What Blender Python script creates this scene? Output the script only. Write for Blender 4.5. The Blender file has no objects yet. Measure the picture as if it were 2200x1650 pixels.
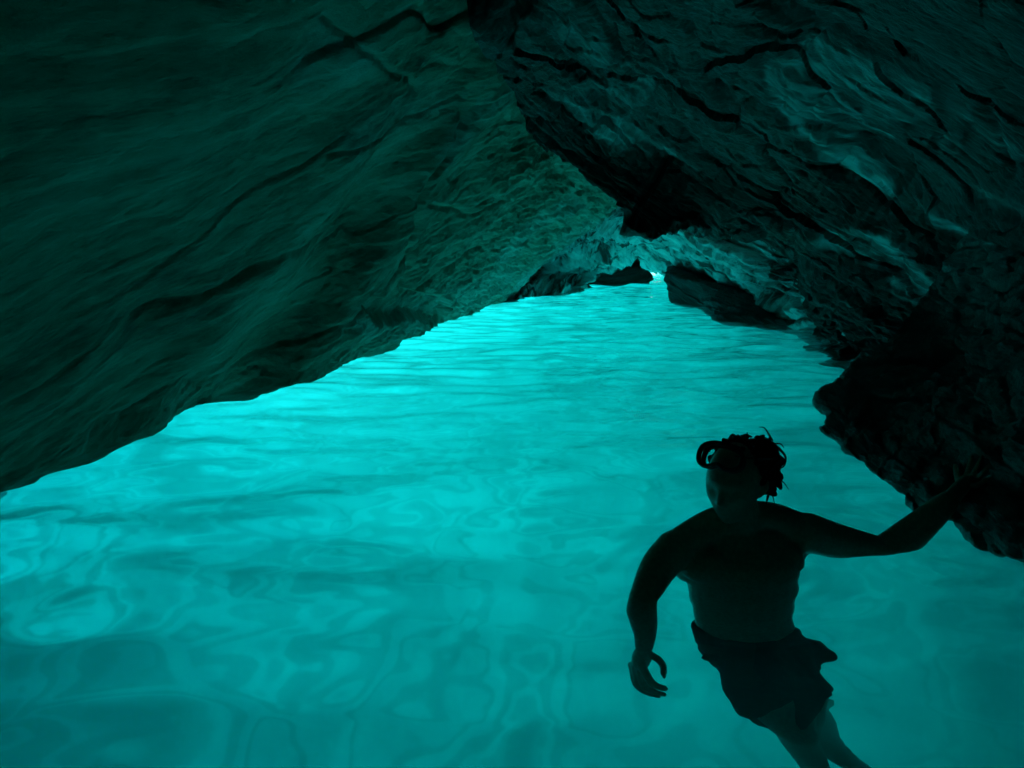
import bpy, bmesh, math, random
import numpy as np
from mathutils import Vector, Matrix
R = math.radians
scn = bpy.context.scene
COL = scn.collection

# ------------------------------------------------------------------ camera
CAM_H, PITCH, F = 1.0, R(10.4), 1590.0          # metres above the water, look-down angle, focal length in photo pixels
cam_d = bpy.data.cameras.new('camera')
cam = bpy.data.objects.new('camera', cam_d)
COL.objects.link(cam)
cam.location = (0, 0, CAM_H)
cam.rotation_euler = (math.pi / 2 - PITCH, 0, 0)
cam_d.sensor_width = 36.0
cam_d.lens = 36.0 * F / 2200.0
cam_d.clip_start = 0.05
cam_d.clip_end = 2000
scn.camera = cam

# ------------------------------------------------------------------ sky, sun, exposure
SUN_EL, SUN_AZ = R(24), R(-58)                   # azimuth from +Y towards +X
world = bpy.data.worlds.new('World')
scn.world = world
world.use_nodes = True
wn = world.node_tree.nodes
sky = wn.new('ShaderNodeTexSky')
sky.sky_type = 'NISHITA'
sky.sun_disc = False
sky.sun_elevation = SUN_EL
sky.sun_rotation = SUN_AZ
wn['Background'].inputs['Strength'].default_value = 0.15
world.node_tree.links.new(sky.outputs[0], wn['Background'].inputs['Color'])
sun_d = bpy.data.lights.new('sun', 'SUN')
sun_d.energy = 5.0
sun_d.angle = R(0.5)
sun_d.color = (1.0, 0.95, 0.86)
sun = bpy.data.objects.new('sun', sun_d)
COL.objects.link(sun)
sv = Vector((math.sin(SUN_AZ) * math.cos(SUN_EL), math.cos(SUN_AZ) * math.cos(SUN_EL), math.sin(SUN_EL)))
sun.rotation_euler = sv.to_track_quat('Z', 'Y').to_euler()
sun.location = sv * 60
vs = scn.view_settings
vs.view_transform = 'Standard'
vs.look = 'None'
vs.gamma = 1
vs.use_curve_mapping = False
vs.exposure = 3.4
cy = scn.cycles
cy.max_bounces = 14
cy.diffuse_bounces = 5
cy.glossy_bounces = 4
cy.transmission_bounces = 8
cy.volume_bounces = 8
cy.transparent_max_bounces = 12
cy.caustics_reflective = False
cy.caustics_refractive = True
cy.sample_clamp_indirect = 6
cy.use_denoising = True
cy.use_adaptive_sampling = False

# ------------------------------------------------------------------ helpers
cP, sP = math.cos(PITCH), math.sin(PITCH)
def ray(u, v):
    x = (u - 1100) / F
    y = (825 - v) / F
    return np.array([x, cP + y * sP, y * cP - sP])
def at(u, v, Y):                                  # point of that view direction at distance Y in front
    d = ray(u, v)
    return d / d[1] * Y + np.array([0, 0, CAM_H])
def atz(u, v, z=0.0):                             # point of that view direction at height z
    d = ray(u, v)
    return d * ((z - CAM_H) / d[2]) + np.array([0, 0, CAM_H])
def atw(u, v, Y):                                 # seen through the water: refract, then go on to distance Y
    d = ray(u, v)
    d = d / np.linalg.norm(d)
    p = d * (-CAM_H / d[2]) + np.array([0, 0, CAM_H])
    hx = d[:2] / 1.33
    r = np.array([hx[0], hx[1], -math.sqrt(1 - hx @ hx)])
    return p + r * ((Y - p[1]) / r[1])
def project(P):
    q = P - np.array([0, 0, CAM_H])
    dep = q[..., 1] * cP - q[..., 2] * sP
    up = q[..., 1] * sP + q[..., 2] * cP
    dep = np.where(np.abs(dep) < 1e-4, 1e-4, dep)
    return 1100 + F * q[..., 0] / dep, 825 - F * up / dep, dep

_rs = np.random.RandomState(7)
_G = _rs.normal(size=(256, 3)).astype(np.float32)
_G /= np.linalg.norm(_G, axis=1)[:, None]
_PM = np.concatenate([_rs.permutation(256)] * 3).astype(np.int32)
def noise(P, seed=0):                             # gradient noise, about -0.7..0.7
    P = np.asarray(P)
    fl = np.floor(P)
    f = (P - fl).astype(np.float32)
    i = (fl.astype(np.int64) & 255).astype(np.int32)
    w = f * f * f * (f * (f * 6 - 15) + 10)
    off = int(_PM[seed & 255])
    x, y, z = f[:, 0], f[:, 1], f[:, 2]
    def corner(a, b, c):
        h = _PM[_PM[_PM[(i[:, 0] + a + off) & 255] + ((i[:, 1] + b) & 255)] + ((i[:, 2] + c) & 255)]
        g = _G[h]
        return g[:, 0] * (x - a) + g[:, 1] * (y - b) + g[:, 2] * (z - c)
    l = lambda p, q, t: p + (q - p) * t
    wx, wy, wz = w[:, 0], w[:, 1], w[:, 2]
    return l(l(l(corner(0, 0, 0), corner(1, 0, 0), wx), l(corner(0, 1, 0), corner(1, 1, 0), wx), wy),
             l(l(corner(0, 0, 1), corner(1, 0, 1), wx), l(corner(0, 1, 1), corner(1, 1, 1), wx), wy), wz)
def fbm(P, oct=5, seed=0, gain=0.5, ridged=False):
    a, o = 1.0, 0
    for k in range(oct):
        n = noise(P * 2.03 ** k + 17.3 * k, seed + k)
        o = o + a * ((0.35 - np.abs(n)) if ridged else n)
        a *= gain
    return o
def facets(q, seed, tilt=0.6, step=0.5):           # broken blocks: each cell of the rock has its own tilt and offset
    q = np.asarray(q, np.float32)
    fl = np.floor(q).astype(np.int32)
    best = np.full(len(q), 1e9, np.float32); second = best.copy(); val = np.zeros(len(q), np.float32)
    for a in (-1, 0, 1):
        for b in (-1, 0, 1):
            for c in (-1, 0, 1):
                i = fl + np.array([a, b, c], np.int32)
                h = _PM[_PM[_PM[(i[:, 0] + seed) & 255] + (i[:, 1] & 255)] + (i[:, 2] & 255)]
                g = _G[h]
                dv = q - (i + 0.5 + 0.42 * g)
                dd = (dv * dv).sum(1)
                g2 = _G[(h * 7 + 31) & 255]
                v = tilt * (dv * g2).sum(1) + step * _G[(h * 13 + 5) & 255, 0]
                m = dd < best
                second = np.where(m, best, np.minimum(second, dd))
                val = np.where(m, v, val)
                best = np.where(m, dd, best)
    edge = np.sqrt(second) - np.sqrt(best)
    return val - 0.25 * np.exp(-(edge / 0.06) ** 2)
def sstep(a, b, x):
    t = np.clip((x - a) / (b - a), 0, 1)
    return t * t * (3 - 2 * t)

def catmull(C, t):                                # C (n,d), t in 0..n-1
    n = len(C)
    i = np.clip(np.floor(t).astype(int), 0, n - 2)
    f = (t - i)[:, None]
    p0 = np.where((i == 0)[:, None], 2 * C[0] - C[1], C[np.maximum(i - 1, 0)])
    p1, p2 = C[i], C[i + 1]
    p3 = np.where((i == n - 2)[:, None], 2 * C[-1] - C[-2], C[np.minimum(i + 2, n - 1)])
    return 0.5 * (2 * p1 + (p2 - p0) * f + (2 * p0 - 5 * p1 + 4 * p2 - p3) * f ** 2 + (3 * p1 - p0 - 3 * p2 + p3) * f ** 3)
def net(ctrl, nu, nv, wu=None, wv=None):          # ctrl (a,b,3) -> grid (nu,nv,3)
    a, b, _ = ctrl.shape
    tu = np.linspace(0, a - 1, nu) if wu is None else wu
    tv = np.linspace(0, b - 1, nv) if wv is None else wv
    g = catmull(ctrl.reshape(a, -1), tu).reshape(len(tu), b, 3)
    g = catmull(np.swapaxes(g, 0, 1).reshape(b, -1), tv).reshape(len(tv), len(tu), 3)
    return np.swapaxes(g, 0, 1)
def resample(pts, n):                             # polyline -> n points evenly by length
    pts = np.array(pts, float)
    L = np.concatenate([[0], np.cumsum(np.linalg.norm(np.diff(pts, axis=0), axis=1))])
    s = np.linspace(0, L[-1], n)
    return np.stack([np.interp(s, L, pts[:, k]) for k in range(pts.shape[1])], 1)
def grid_normals(g):
    du = np.gradient(g, axis=0)
    dv = np.gradient(g, axis=1)
    n = np.cross(du, dv)
    return n / (np.linalg.norm(n, axis=2, keepdims=True) + 1e-12)
def mesh_from(name, V, Fq, mat=None, smooth=True, parent=None):
    me = bpy.data.meshes.new(name)
    V = np.ascontiguousarray(V, np.float32)
    Fq = np.ascontiguousarray(Fq, np.int32)
    k = Fq.shape[1]
    me.vertices.add(len(V))
    me.vertices.foreach_set('co', V.ravel())
    me.loops.add(Fq.size)
    me.loops.foreach_set('vertex_index', Fq.ravel())
    me.polygons.add(len(Fq))
    me.polygons.foreach_set('loop_start', np.arange(0, Fq.size, k, dtype=np.int32))
    me.polygons.foreach_set('loop_total', np.full(len(Fq), k, np.int32))
    me.polygons.foreach_set('use_smooth', np.full(len(Fq), smooth))
    me.update(calc_edges=True)
    if mat: me.materials.append(mat)
    o = bpy.data.objects.new(name, me)
    COL.objects.link(o)
    if parent: o.parent = parent
    return o
def grid_faces(nu, nv, flip=False, off=0):
    i = np.arange(nu - 1)[:, None] * nv + np.arange(nv - 1)[None, :]
    q = np.stack([i, i + nv, i + nv + 1, i + 1], -1).reshape(-1, 4) + off
    return q[:, ::-1] if flip else q
def tag(o, label=None, cat=None, group=None, kind=None):
    if label: o['label'] = label
    if cat: o['category'] = cat
    if group: o['group'] = group
    if kind: o['kind'] = kind
    return o

# ------------------------------------------------------------------ materials
def new_mat(name):
    m = bpy.data.materials.new(name)
    m.use_nodes = True
    nt = m.node_tree
    nt.nodes.clear()
    out = nt.nodes.new('ShaderNodeOutputMaterial')
    return m, nt, out
def N(nt, typ, **kw):
    n = nt.nodes.new(typ)
    for k, v in kw.items():
        if k.startswith('i_'):
            n.inputs[k[2:].replace('_', ' ')].default_value = v
        else:
            setattr(n, k, v)
    return n
def ramp(nt, stops):
    n = nt.nodes.new('ShaderNodeValToRGB')
    e = n.color_ramp.elements
    e[0].position, e[0].color = stops[0][0], (*stops[0][1], 1)
    e[1].position, e[1].color = stops[-1][0], (*stops[-1][1], 1)
    for p, c in stops[1:-1]:
        x = e.new(p); x.color = (*c, 1)
    return n
def rock_material(name, dark, mid, pale, rough=0.75, axis=(0, 0, 0), stretch=(1, 1, 1), bump=1.0, lit_cols=None, beds=False, soft=1.0, spec=0.12):
    m, nt, out = new_mat(name)
    L = nt.links.new
    tc = N(nt, 'ShaderNodeTexCoord')
    mp = N(nt, 'ShaderNodeMapping')
    mp.inputs['Rotation'].default_value = axis
    mp.inputs['Scale'].default_value = stretch
    if beds:                                               # bedding-aligned coordinates kept on the vertices
        ab = N(nt, 'ShaderNodeAttribute', attribute_name='bedding')
        L(ab.outputs['Vector'], mp.inputs[0])
    else:
        L(tc.outputs['Object'], mp.inputs[0])
    n1 = N(nt, 'ShaderNodeTexNoise', i_Scale=1.7, i_Detail=7.0, i_Roughness=0.62)
    n2 = N(nt, 'ShaderNodeTexNoise', i_Scale=11.0, i_Detail=6.0, i_Roughness=0.7)
    n3 = N(nt, 'ShaderNodeTexNoise', i_Scale=55.0, i_Detail=4.0, i_Roughness=0.7)
    for n in (n1, n2, n3): L(mp.outputs[0], n.inputs[0])
    mx = N(nt, 'ShaderNodeMath', operation='MULTIPLY_ADD')
    mx.inputs[1].default_value = 0.4
    L(n2.outputs[0], mx.inputs[0])
    sc = N(nt, 'ShaderNodeMath', operation='MULTIPLY')
    sc.inputs[1].default_value = 0.6
    L(n1.outputs[0], sc.inputs[0]); L(sc.outputs[0], mx.inputs[2])
    rp = ramp(nt, [(0.5 - 0.14 * soft, dark), (0.5, mid), (0.5 + 0.16 * soft, pale)])
    L(mx.outputs[0], rp.inputs[0])
    b = N(nt, 'ShaderNodeBsdfPrincipled')
    b.inputs['Specular IOR Level'].default_value = spec
    col = rp.outputs[0]
    if lit_cols:                                               # light on the ledges painted as paler rock, recorded per vertex
        at_ = N(nt, 'ShaderNodeAttribute', attribute_name='lit_patch')
        bm_ = N(nt, 'ShaderNodeMix', data_type='RGBA')
        rb = ramp(nt, [(0.34, lit_cols[0]), (0.5, lit_cols[1]), (0.66, lit_cols[2])])
        L(mx.outputs[0], rb.inputs[0])
        L(at_.outputs['Fac'], bm_.inputs[0]); L(col, bm_.inputs[6]); L(rb.outputs[0], bm_.inputs[7])
        col = bm_.outputs[2]
    L(col, b.inputs['Base Color'])
    rr = N(nt, 'ShaderNodeMapRange')
    rr.inputs['To Min'].default_value = rough - 0.25
    rr.inputs['To Max'].default_value = rough + 0.2
    L(n2.outputs[0], rr.inputs[0]); L(rr.outputs[0], b.inputs['Roughness'])
    vo = N(nt, 'ShaderNodeTexVoronoi', feature='DISTANCE_TO_EDGE', i_Scale=4.0)
    L(mp.outputs[0], vo.inputs['Vector'])
    vr = N(nt, 'ShaderNodeMapRange'); vr.inputs['From Max'].default_value = 0.10
    L(vo.outputs['Distance'], vr.inputs[0])
    b0 = N(nt, 'ShaderNodeBump', i_Strength=0.45 * bump, i_Distance=0.02)
    L(vr.outputs[0], b0.inputs['Height'])
    b1 = N(nt, 'ShaderNodeBump', i_Strength=0.9 * bump, i_Distance=0.06)
    L(b0.outputs[0], b1.inputs['Normal'])
    b2 = N(nt, 'ShaderNodeBump', i_Strength=0.8 * bump, i_Distance=0.014)
    L(n2.outputs[0], b1.inputs['Height']); L(n3.outputs[0], b2.inputs['Height'])
    L(b1.outputs[0], b2.inputs['Normal']); L(b2.outputs[0], b.inputs['Normal'])
    L(b.outputs[0], out.inputs['Surface'])
    return m

LIT_ROCK = [(0.14, 0.14, 0.135), (0.42, 0.42, 0.41), (0.66, 0.66, 0.65)]  # paler rock colours for the painted-on light
M_LEFT = rock_material('grey_green_rock', (0.09, 0.105, 0.07), (0.245, 0.268, 0.19), (0.36, 0.38, 0.29), stretch=(0.6, 1.5, 1), lit_cols=LIT_ROCK, beds=True, bump=0.6)
M_ROOF = rock_material('layered_rock', (0.010, 0.010, 0.009), (0.028, 0.029, 0.025), (0.075, 0.075, 0.07), rough=0.55, spec=0.18, stretch=(0.35, 2.4, 0.8), lit_cols=LIT_ROCK, beds=True)
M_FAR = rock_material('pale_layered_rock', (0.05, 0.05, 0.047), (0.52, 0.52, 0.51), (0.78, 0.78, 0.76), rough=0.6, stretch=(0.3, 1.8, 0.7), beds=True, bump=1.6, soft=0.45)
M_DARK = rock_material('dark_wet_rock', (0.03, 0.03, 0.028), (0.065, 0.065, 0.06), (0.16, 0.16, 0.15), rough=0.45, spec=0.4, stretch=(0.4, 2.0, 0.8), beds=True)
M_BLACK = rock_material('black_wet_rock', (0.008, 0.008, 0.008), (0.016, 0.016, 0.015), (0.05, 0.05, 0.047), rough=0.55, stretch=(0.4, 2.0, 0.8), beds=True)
M_HULL = rock_material('blocker_rock', (0.08, 0.075, 0.065), (0.16, 0.15, 0.13), (0.26, 0.24, 0.2), bump=0)

# ------------------------------------------------------------------ seabed
def rocky(x, y):
    return sstep(1.0, 1.65, x - 0.1 * (y - 2) + 0.25 * noise(np.stack([x * 2, y * 2, 0 * x], 1), 33)) * sstep(4.6, 2.9, y)
def bed_z(x, y):
    P = np.stack([x, y, np.zeros_like(x)], 1)
    z = np.full_like(x, -6.0)
    z = z + 1.6 * sstep(4.5, 15, y)
    near = sstep(0.6, -2.2, y) * 4.0                       # rises behind the camera
    right = rocky(x, y) * 2.2
    z = z + np.maximum(near, right)
    z = z + 0.35 * fbm(P * 0.35, 3, 3) + 0.10 * fbm(P * 1.3, 4, 9) + 0.22 * rocky(x, y) * fbm(P * 2.6, 4, 12)
    return z
def lines(*segs):
    out = []
    for a, b, n in segs: out += list(np.linspace(a, b, n, endpoint=False))
    return np.array(out + [segs[-1][1]])
gx = lines((-250, -30, 10), (-30, -8, 40), (-8, 8, 200), (8, 30, 30), (30, 250, 10))
gy = lines((-120, -10, 10), (-10, -3, 25), (-3, 12, 190), (12, 40, 140), (40, 80, 20), (80, 400, 12))
X, Y = np.meshgrid(gx, gy, indexing='ij')
V = np.stack([X.ravel(), Y.ravel(), bed_z(X.ravel(), Y.ravel())], 1)
m, nt, out = new_mat('pale_sand_and_rock')
tc = N(nt, 'ShaderNodeTexCoord')
n1 = N(nt, 'ShaderNodeTexNoise', i_Scale=0.95, i_Detail=1.5, i_Roughness=0.45)
n2 = N(nt, 'ShaderNodeTexNoise', i_Scale=9.0, i_Detail=4.0, i_Roughness=0.55)
for n in (n1, n2): nt.links.new(tc.outputs['Object'], n.inputs[0])
rp = ramp(nt, [(0.34, (0.26, 0.26, 0.22)), (0.37, (0.50, 0.48, 0.43)), (0.41, (0.58, 0.56, 0.51)), (0.42, (0.84, 0.82, 0.76)), (0.445, (0.84, 0.82, 0.76)), (0.455, (0.50, 0.48, 0.43)), (0.50, (0.52, 0.50, 0.45)), (0.51, (0.80, 0.78, 0.72)), (0.57, (0.84, 0.82, 0.76)), (0.58, (0.46, 0.45, 0.40)), (0.60, (0.46, 0.45, 0.40)), (0.61, (0.74, 0.72, 0.66))])
nt.links.new(n1.outputs[0], rp.inputs[0])
bs = N(nt, 'ShaderNodeBsdfDiffuse')
ra = ramp(nt, [(0.43, (0.05, 0.05, 0.04)), (0.47, (0.30, 0.30, 0.25)), (0.53, (0.38, 0.38, 0.32)), (0.56, (0.85, 0.83, 0.75))])
nt.links.new(n2.outputs[0], ra.inputs[0])
at0 = N(nt, 'ShaderNodeAttribute', attribute_name='rocky')
mxb = N(nt, 'ShaderNodeMix', data_type='RGBA')
nt.links.new(at0.outputs['Fac'], mxb.inputs[0]); nt.links.new(rp.outputs[0], mxb.inputs[6]); nt.links.new(ra.outputs[0], mxb.inputs[7])
at1 = N(nt, 'ShaderNodeAttribute', attribute_name='glow_fade')     # bed darkened towards the camera: fading glow painted into its colour
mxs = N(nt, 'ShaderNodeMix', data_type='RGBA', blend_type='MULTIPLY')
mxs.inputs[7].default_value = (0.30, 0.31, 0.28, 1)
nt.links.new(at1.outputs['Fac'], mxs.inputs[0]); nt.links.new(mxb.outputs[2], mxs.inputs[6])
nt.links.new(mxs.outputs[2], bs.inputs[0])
nt.links.new(bs.outputs[0], out.inputs['Surface'])
M_BED = m
bed = mesh_from('seabed', V, grid_faces(len(gx), len(gy)), M_BED)
a0 = bed.data.attributes.new('rocky', 'FLOAT', 'POINT')
a0.data.foreach_set('value', sstep(0.2, 0.6, rocky(V[:, 0], V[:, 1])).astype(np.float32))
a1 = bed.data.attributes.new('glow_fade', 'FLOAT', 'POINT')
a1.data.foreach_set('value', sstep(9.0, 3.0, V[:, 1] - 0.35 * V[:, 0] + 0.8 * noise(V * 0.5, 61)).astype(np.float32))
tag(bed, kind='structure')

# ------------------------------------------------------------------ sea water (closed body, waves on top)
def cave_mask(x, y):                                       # 1 under the rock, 0 over the open sea
    left = -4.2 + 0.0 * y + 0.28 * np.maximum(y - 6, 0)
    return sstep(-0.6, 0.6, x - left) * sstep(0.6, -0.6, x - 9.0) * sstep(31.5, 30.5, y) * sstep(-9, -8, y)
def waves(x, y):
    P = np.stack([x, y, np.zeros_like(x)], 1)
    A = lambda sx, sy, s, rot=0.0: noise(np.stack([(x * math.cos(rot) - y * math.sin(rot)) * sx, (x * math.sin(rot) + y * math.cos(rot)) * sy, np.full_like(x, s * 3.7)], 1), s)
    far = sstep(2.5, 7, y)
    h = 0.050 * A(0.7, 0.95, 1, 0.3) + 0.036 * A(1.5, 2.1, 2, -0.2) + 0.014 * A(3.4, 4.6, 3, 0.15)
    h = h + far * (0.036 * A(1.2, 2.8, 4, 0.06) + 0.022 * A(2.6, 6.5, 5, -0.05))
    h = h + 0.0015 * A(8, 12, 6, 0.4) + sstep(1.0, 1.45, x) * sstep(3.5, 2.2, y) * (0.014 * A(5, 6, 8, 0.5) + 0.008 * A(11, 12, 9, 0.2))
    c1 = atz(1455, 1066); r1 = np.hypot(x - c1[0], y - c1[1])                # ring from a falling drop
    h = h + 0.0045 * np.cos(2 * math.pi * r1 / 0.055) * np.exp(-(r1 / 0.11) ** 2)
    r2 = np.hypot((x - 0.68) / 1.5, y - 2.2)                                  # ripples round the swimmer
    h = h + 0.003 * np.sin(2 * math.pi * r2 / 0.075) * np.exp(-np.maximum(r2 - 0.1, 0) / 0.12) + 0.0035 * np.exp(-(np.hypot(x - 0.7, y - 1.75) / 0.55) ** 2) * A(6, 8, 14, 0.3)
    return h
gx = lines((-250, -30, 8), (-30, -9, 20), (-9, -3, 60), (-3, 3.2, 250), (3.2, 9, 100), (9, 30, 16), (30, 250, 8))
gy = lines((-120, -8, 8), (-8, 0.6, 20), (0.6, 5, 200), (5, 12, 210), (12, 34, 300), (34, 80, 30), (80, 400, 12))
X, Y = np.meshgrid(gx, gy, indexing='ij')
x, y = X.ravel(), Y.ravel()
fade = sstep(45, 30, np.abs(y)) * sstep(30, 14, np.abs(x))
Vt = np.stack([x, y, waves(x, y) * fade], 1)
nu, nv = len(gx), len(gy)
Ft = grid_faces(nu, nv)
cr = np.array([[gx[0], gy[0], -14], [gx[-1], gy[0], -14], [gx[-1], gy[-1], -14], [gx[0], gy[-1], -14]])
idx = np.arange(nu * nv).reshape(nu, nv)
ring = np.concatenate([idx[:, 0], idx[-1, 1:], idx[::-1, -1][1:], idx[0, ::-1][1:-1]])
Vb = Vt[ring].copy(); Vb[:, 2] = -14
nb = len(ring)
b0 = nu * nv
side = np.stack([ring, b0 + np.arange(nb), b0 + (np.arange(nb) + 1) % nb, np.roll(ring, -1)], 1)
cidx = b0 + np.array([0, nu - 1, nu + nv - 2, 2 * nu + nv - 3])
me = bpy.data.meshes.new('water')
allV = np.concatenate([Vt, Vb])
faces = [tuple(f) for f in side.tolist()] + [tuple(reversed((b0 + np.arange(nb)).tolist()))]
water = mesh_from('water', allV, np.concatenate([Ft, side]))
bmw = bmesh.new(); bmw.from_mesh(water.data); bmw.verts.ensure_lookup_table()
f = bmw.faces.new([bmw.verts[int(i)] for i in (b0 + np.arange(nb))[::-1]])
bmesh.ops.recalc_face_normals(bmw, faces=bmw.faces[:])
bmw.to_mesh(water.data); bmw.free()
for_a = water.data.attributes.new('open_sea', 'FLOAT', 'POINT')
vx = np.zeros(len(water.data.vertices) * 3, np.float32); water.data.vertices.foreach_get('co', vx); vx = vx.reshape(-1, 3)
for_a.data.foreach_set('value', (1 - cave_mask(vx[:, 0].astype(float), vx[:, 1].astype(float))).astype(np.float32))
tag(water, kind='structure')
SIG_S, SIG_A = (0.10, 0.145, 0.145), (0.48, 0.050, 0.044)
m, nt, out = new_mat('sea_water')
L = nt.links.new
fr = N(nt, 'ShaderNodeFresnel', i_IOR=1.33)
refr = N(nt, 'ShaderNodeBsdfRefraction', i_IOR=1.33, i_Roughness=0.0)
glo = N(nt, 'ShaderNodeBsdfGlossy', i_Roughness=0.02)
tr = N(nt, 'ShaderNodeBsdfTransparent')
att = N(nt, 'ShaderNodeAttribute', attribute_name='open_sea')
mx1 = N(nt, 'ShaderNodeMixShader')
mx2 = N(nt, 'ShaderNodeMixShader')
L(fr.outputs[0], mx1.inputs[0]); L(refr.outputs[0], mx1.inputs[1]); L(glo.outputs[0], mx1.inputs[2])
mx3 = N(nt, 'ShaderNodeMixShader')                        # open sea: clear to the daylight, mirrors the sky at a glance
geo = N(nt, 'ShaderNodeNewGeometry')
up_ = N(nt, 'ShaderNodeMath', operation='MULTIPLY_ADD'); up_.inputs[1].default_value = -1.0; up_.inputs[2].default_value = 1.0
L(geo.outputs['Backfacing'], up_.inputs[0])
fu = N(nt, 'ShaderNodeMath', operation='MULTIPLY')
L(fr.outputs[0], fu.inputs[0]); L(up_.outputs[0], fu.inputs[1])
L(fu.outputs[0], mx3.inputs[0]); L(tr.outputs[0], mx3.inputs[1]); L(glo.outputs[0], mx3.inputs[2])
L(att.outputs['Fac'], mx2.inputs[0]); L(mx1.outputs[0], mx2.inputs[1]); L(mx3.outputs[0], mx2.inputs[2])
L(mx2.outputs[0], out.inputs['Surface'])
def vol(cls, sig):
    d = max(sig)
    n = N(nt, cls)
    n.inputs['Density'].default_value = d
    n.inputs['Color'].default_value = (*[(s / d if cls.endswith('Scatter') else 1 - s / d) for s in sig], 1)
    return n
ad = N(nt, 'ShaderNodeAddShader')
L(vol('ShaderNodeVolumeScatter', SIG_S).outputs[0], ad.inputs[0]); L(vol('ShaderNodeVolumeAbsorption', SIG_A).outputs[0], ad.inputs[1])
L(ad.outputs[0], out.inputs['Volume'])
water.data.materials.append(m)

# ------------------------------------------------------------------ rock masses
def strata(P, n, lam, seed, warp=0.35):
    q = P @ n / lam + warp * fbm(P * 0.9, 3, seed) + 0.15 * noise(P * 4.0, seed + 9)
    f = q - np.floor(q)
    return np.where(f < 0.8, f / 0.8, (1 - f) / 0.2) - 0.5
def stroke(U, Vv, pts, width):                             # distance falloff to a line drawn across the rock
    pts = np.array(pts, float)
    d2 = np.full(U.shape, 1e18)
    for a, b in zip(pts[:-1], pts[1:]):
        ab = b - a
        t = np.clip(((U - a[0]) * ab[0] + (Vv - a[1]) * ab[1]) / (ab @ ab), 0, 1)
        d2 = np.minimum(d2, (U - a[0] - t * ab[0]) ** 2 + (Vv - a[1] - t * ab[1]) ** 2)
    return np.exp(-d2 / (2 * width ** 2))

class Sculpt:
    """ledges and beds of the rock: a height raster along the bedding, read back per vertex"""
    def __init__(self, ang, u0, v0, u1, v1, step=2.0):
        self.c, self.s = math.cos(ang), math.sin(ang)
        cs = np.array([self.rot(u, v) for u in (u0, u1) for v in (v0, v1)])
        self.o = cs.min(0); self.step = step
        n = ((cs.max(0) - self.o) / step).astype(int) + 2
        self.B = np.zeros(n)
        a, b = np.meshgrid(np.arange(n[0]), np.arange(n[1]), indexing='ij')
        A, C = self.o[0] + a * step, self.o[1] + b * step
        self.U, self.V = A * self.c - C * self.s, A * self.s + C * self.c
        self.A, self.C = A, C
        self.n1 = lambda sa, sc, seed: noise(np.stack([A.ravel() * sa, C.ravel() * sc, np.full(A.size, seed * 5.1)], 1), seed).reshape(A.shape)
    def rot(self, u, v):
        return u * self.c + v * self.s, -u * self.s + v * self.c
    def poly(self, pts, val, rag=8, blur=3):
        pts = np.array(pts, float)
        U = self.U + rag * self.n1(1 / 60, 1 / 14, 3) + rag * 0.6 * self.n1(1 / 18, 1 / 6, 5); V = self.V + rag * self.n1(1 / 50, 1 / 12, 4) + rag * 0.6 * self.n1(1 / 15, 1 / 5, 6)
        ins = np.zeros(U.shape, bool)
        j = len(pts) - 1
        for i in range(len(pts)):
            (x1, y1), (x2, y2) = pts[i], pts[j]
            if y1 != y2:
                ins ^= ((y1 > V) != (y2 > V)) & (U < (x2 - x1) * (V - y1) / (y2 - y1) + x1)
            j = i
        k = self.blur(ins.astype(float), blur, blur)
        self.B += val * k
        return k
    def strip(self, pts, w, val):
        k = stroke(self.U + 5 * self.n1(1 / 25, 1 / 8, 8), self.V + 5 * self.n1(1 / 22, 1 / 8, 9), pts, w)
        self.B += val * k
        return k
    def blur(self, M, ra, rc):
        def bx(M, r, ax):
            if r < 1: return M
            k = 2 * r + 1
            pad = [(0, 0), (0, 0)]; pad[ax] = (r + 1, r)
            Cc = np.cumsum(np.pad(M, pad, mode='edge'), axis=ax)
            sl = lambda a, b: tuple(slice(a, b) if i == ax else slice(None) for i in range(2))
            return (Cc[sl(k, None)] - Cc[sl(0, -k)]) / k
        for _ in range(2): M = bx(bx(M, int(ra), 0), int(rc), 1)
        return M
    def height(self, wide=60):
        S = self.B - self.blur(self.B, 4, wide / self.step)
        h = np.cumsum(S, axis=1) * self.step
        return h - self.blur(h, 3, 2.0 * wide / self.step)
    def read(self, M, U, V):
        a, c = self.rot(U, V)
        x = np.clip((a - self.o[0]) / self.step, 0, M.shape[0] - 1.001)
        y = np.clip((c - self.o[1]) / self.step, 0, M.shape[1] - 1.001)
        x = np.nan_to_num(x); y = np.nan_to_num(y)
        i, j = x.astype(int), y.astype(int)
        fx, fy = x - i, y - j
        return (M[i, j] * (1 - fx) * (1 - fy) + M[i + 1, j] * fx * (1 - fy) + M[i, j + 1] * (1 - fx) * fy + M[i + 1, j + 1] * fx * fy)
def add_beds(o, P, a, b):
    c = np.cross(a, b)
    at_ = o.data.attributes.new('bedding', 'FLOAT_VECTOR', 'POINT')
    at_.data.foreach_set('vector', np.ascontiguousarray(np.stack([P @ a, P @ b, P @ c], 1), np.float32).ravel())
def add_attr(o, name, val):
    a = o.data.attributes.new(name, 'FLOAT', 'POINT')
    a.data.foreach_set('value', np.ascontiguousarray(val, np.float32))

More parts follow.
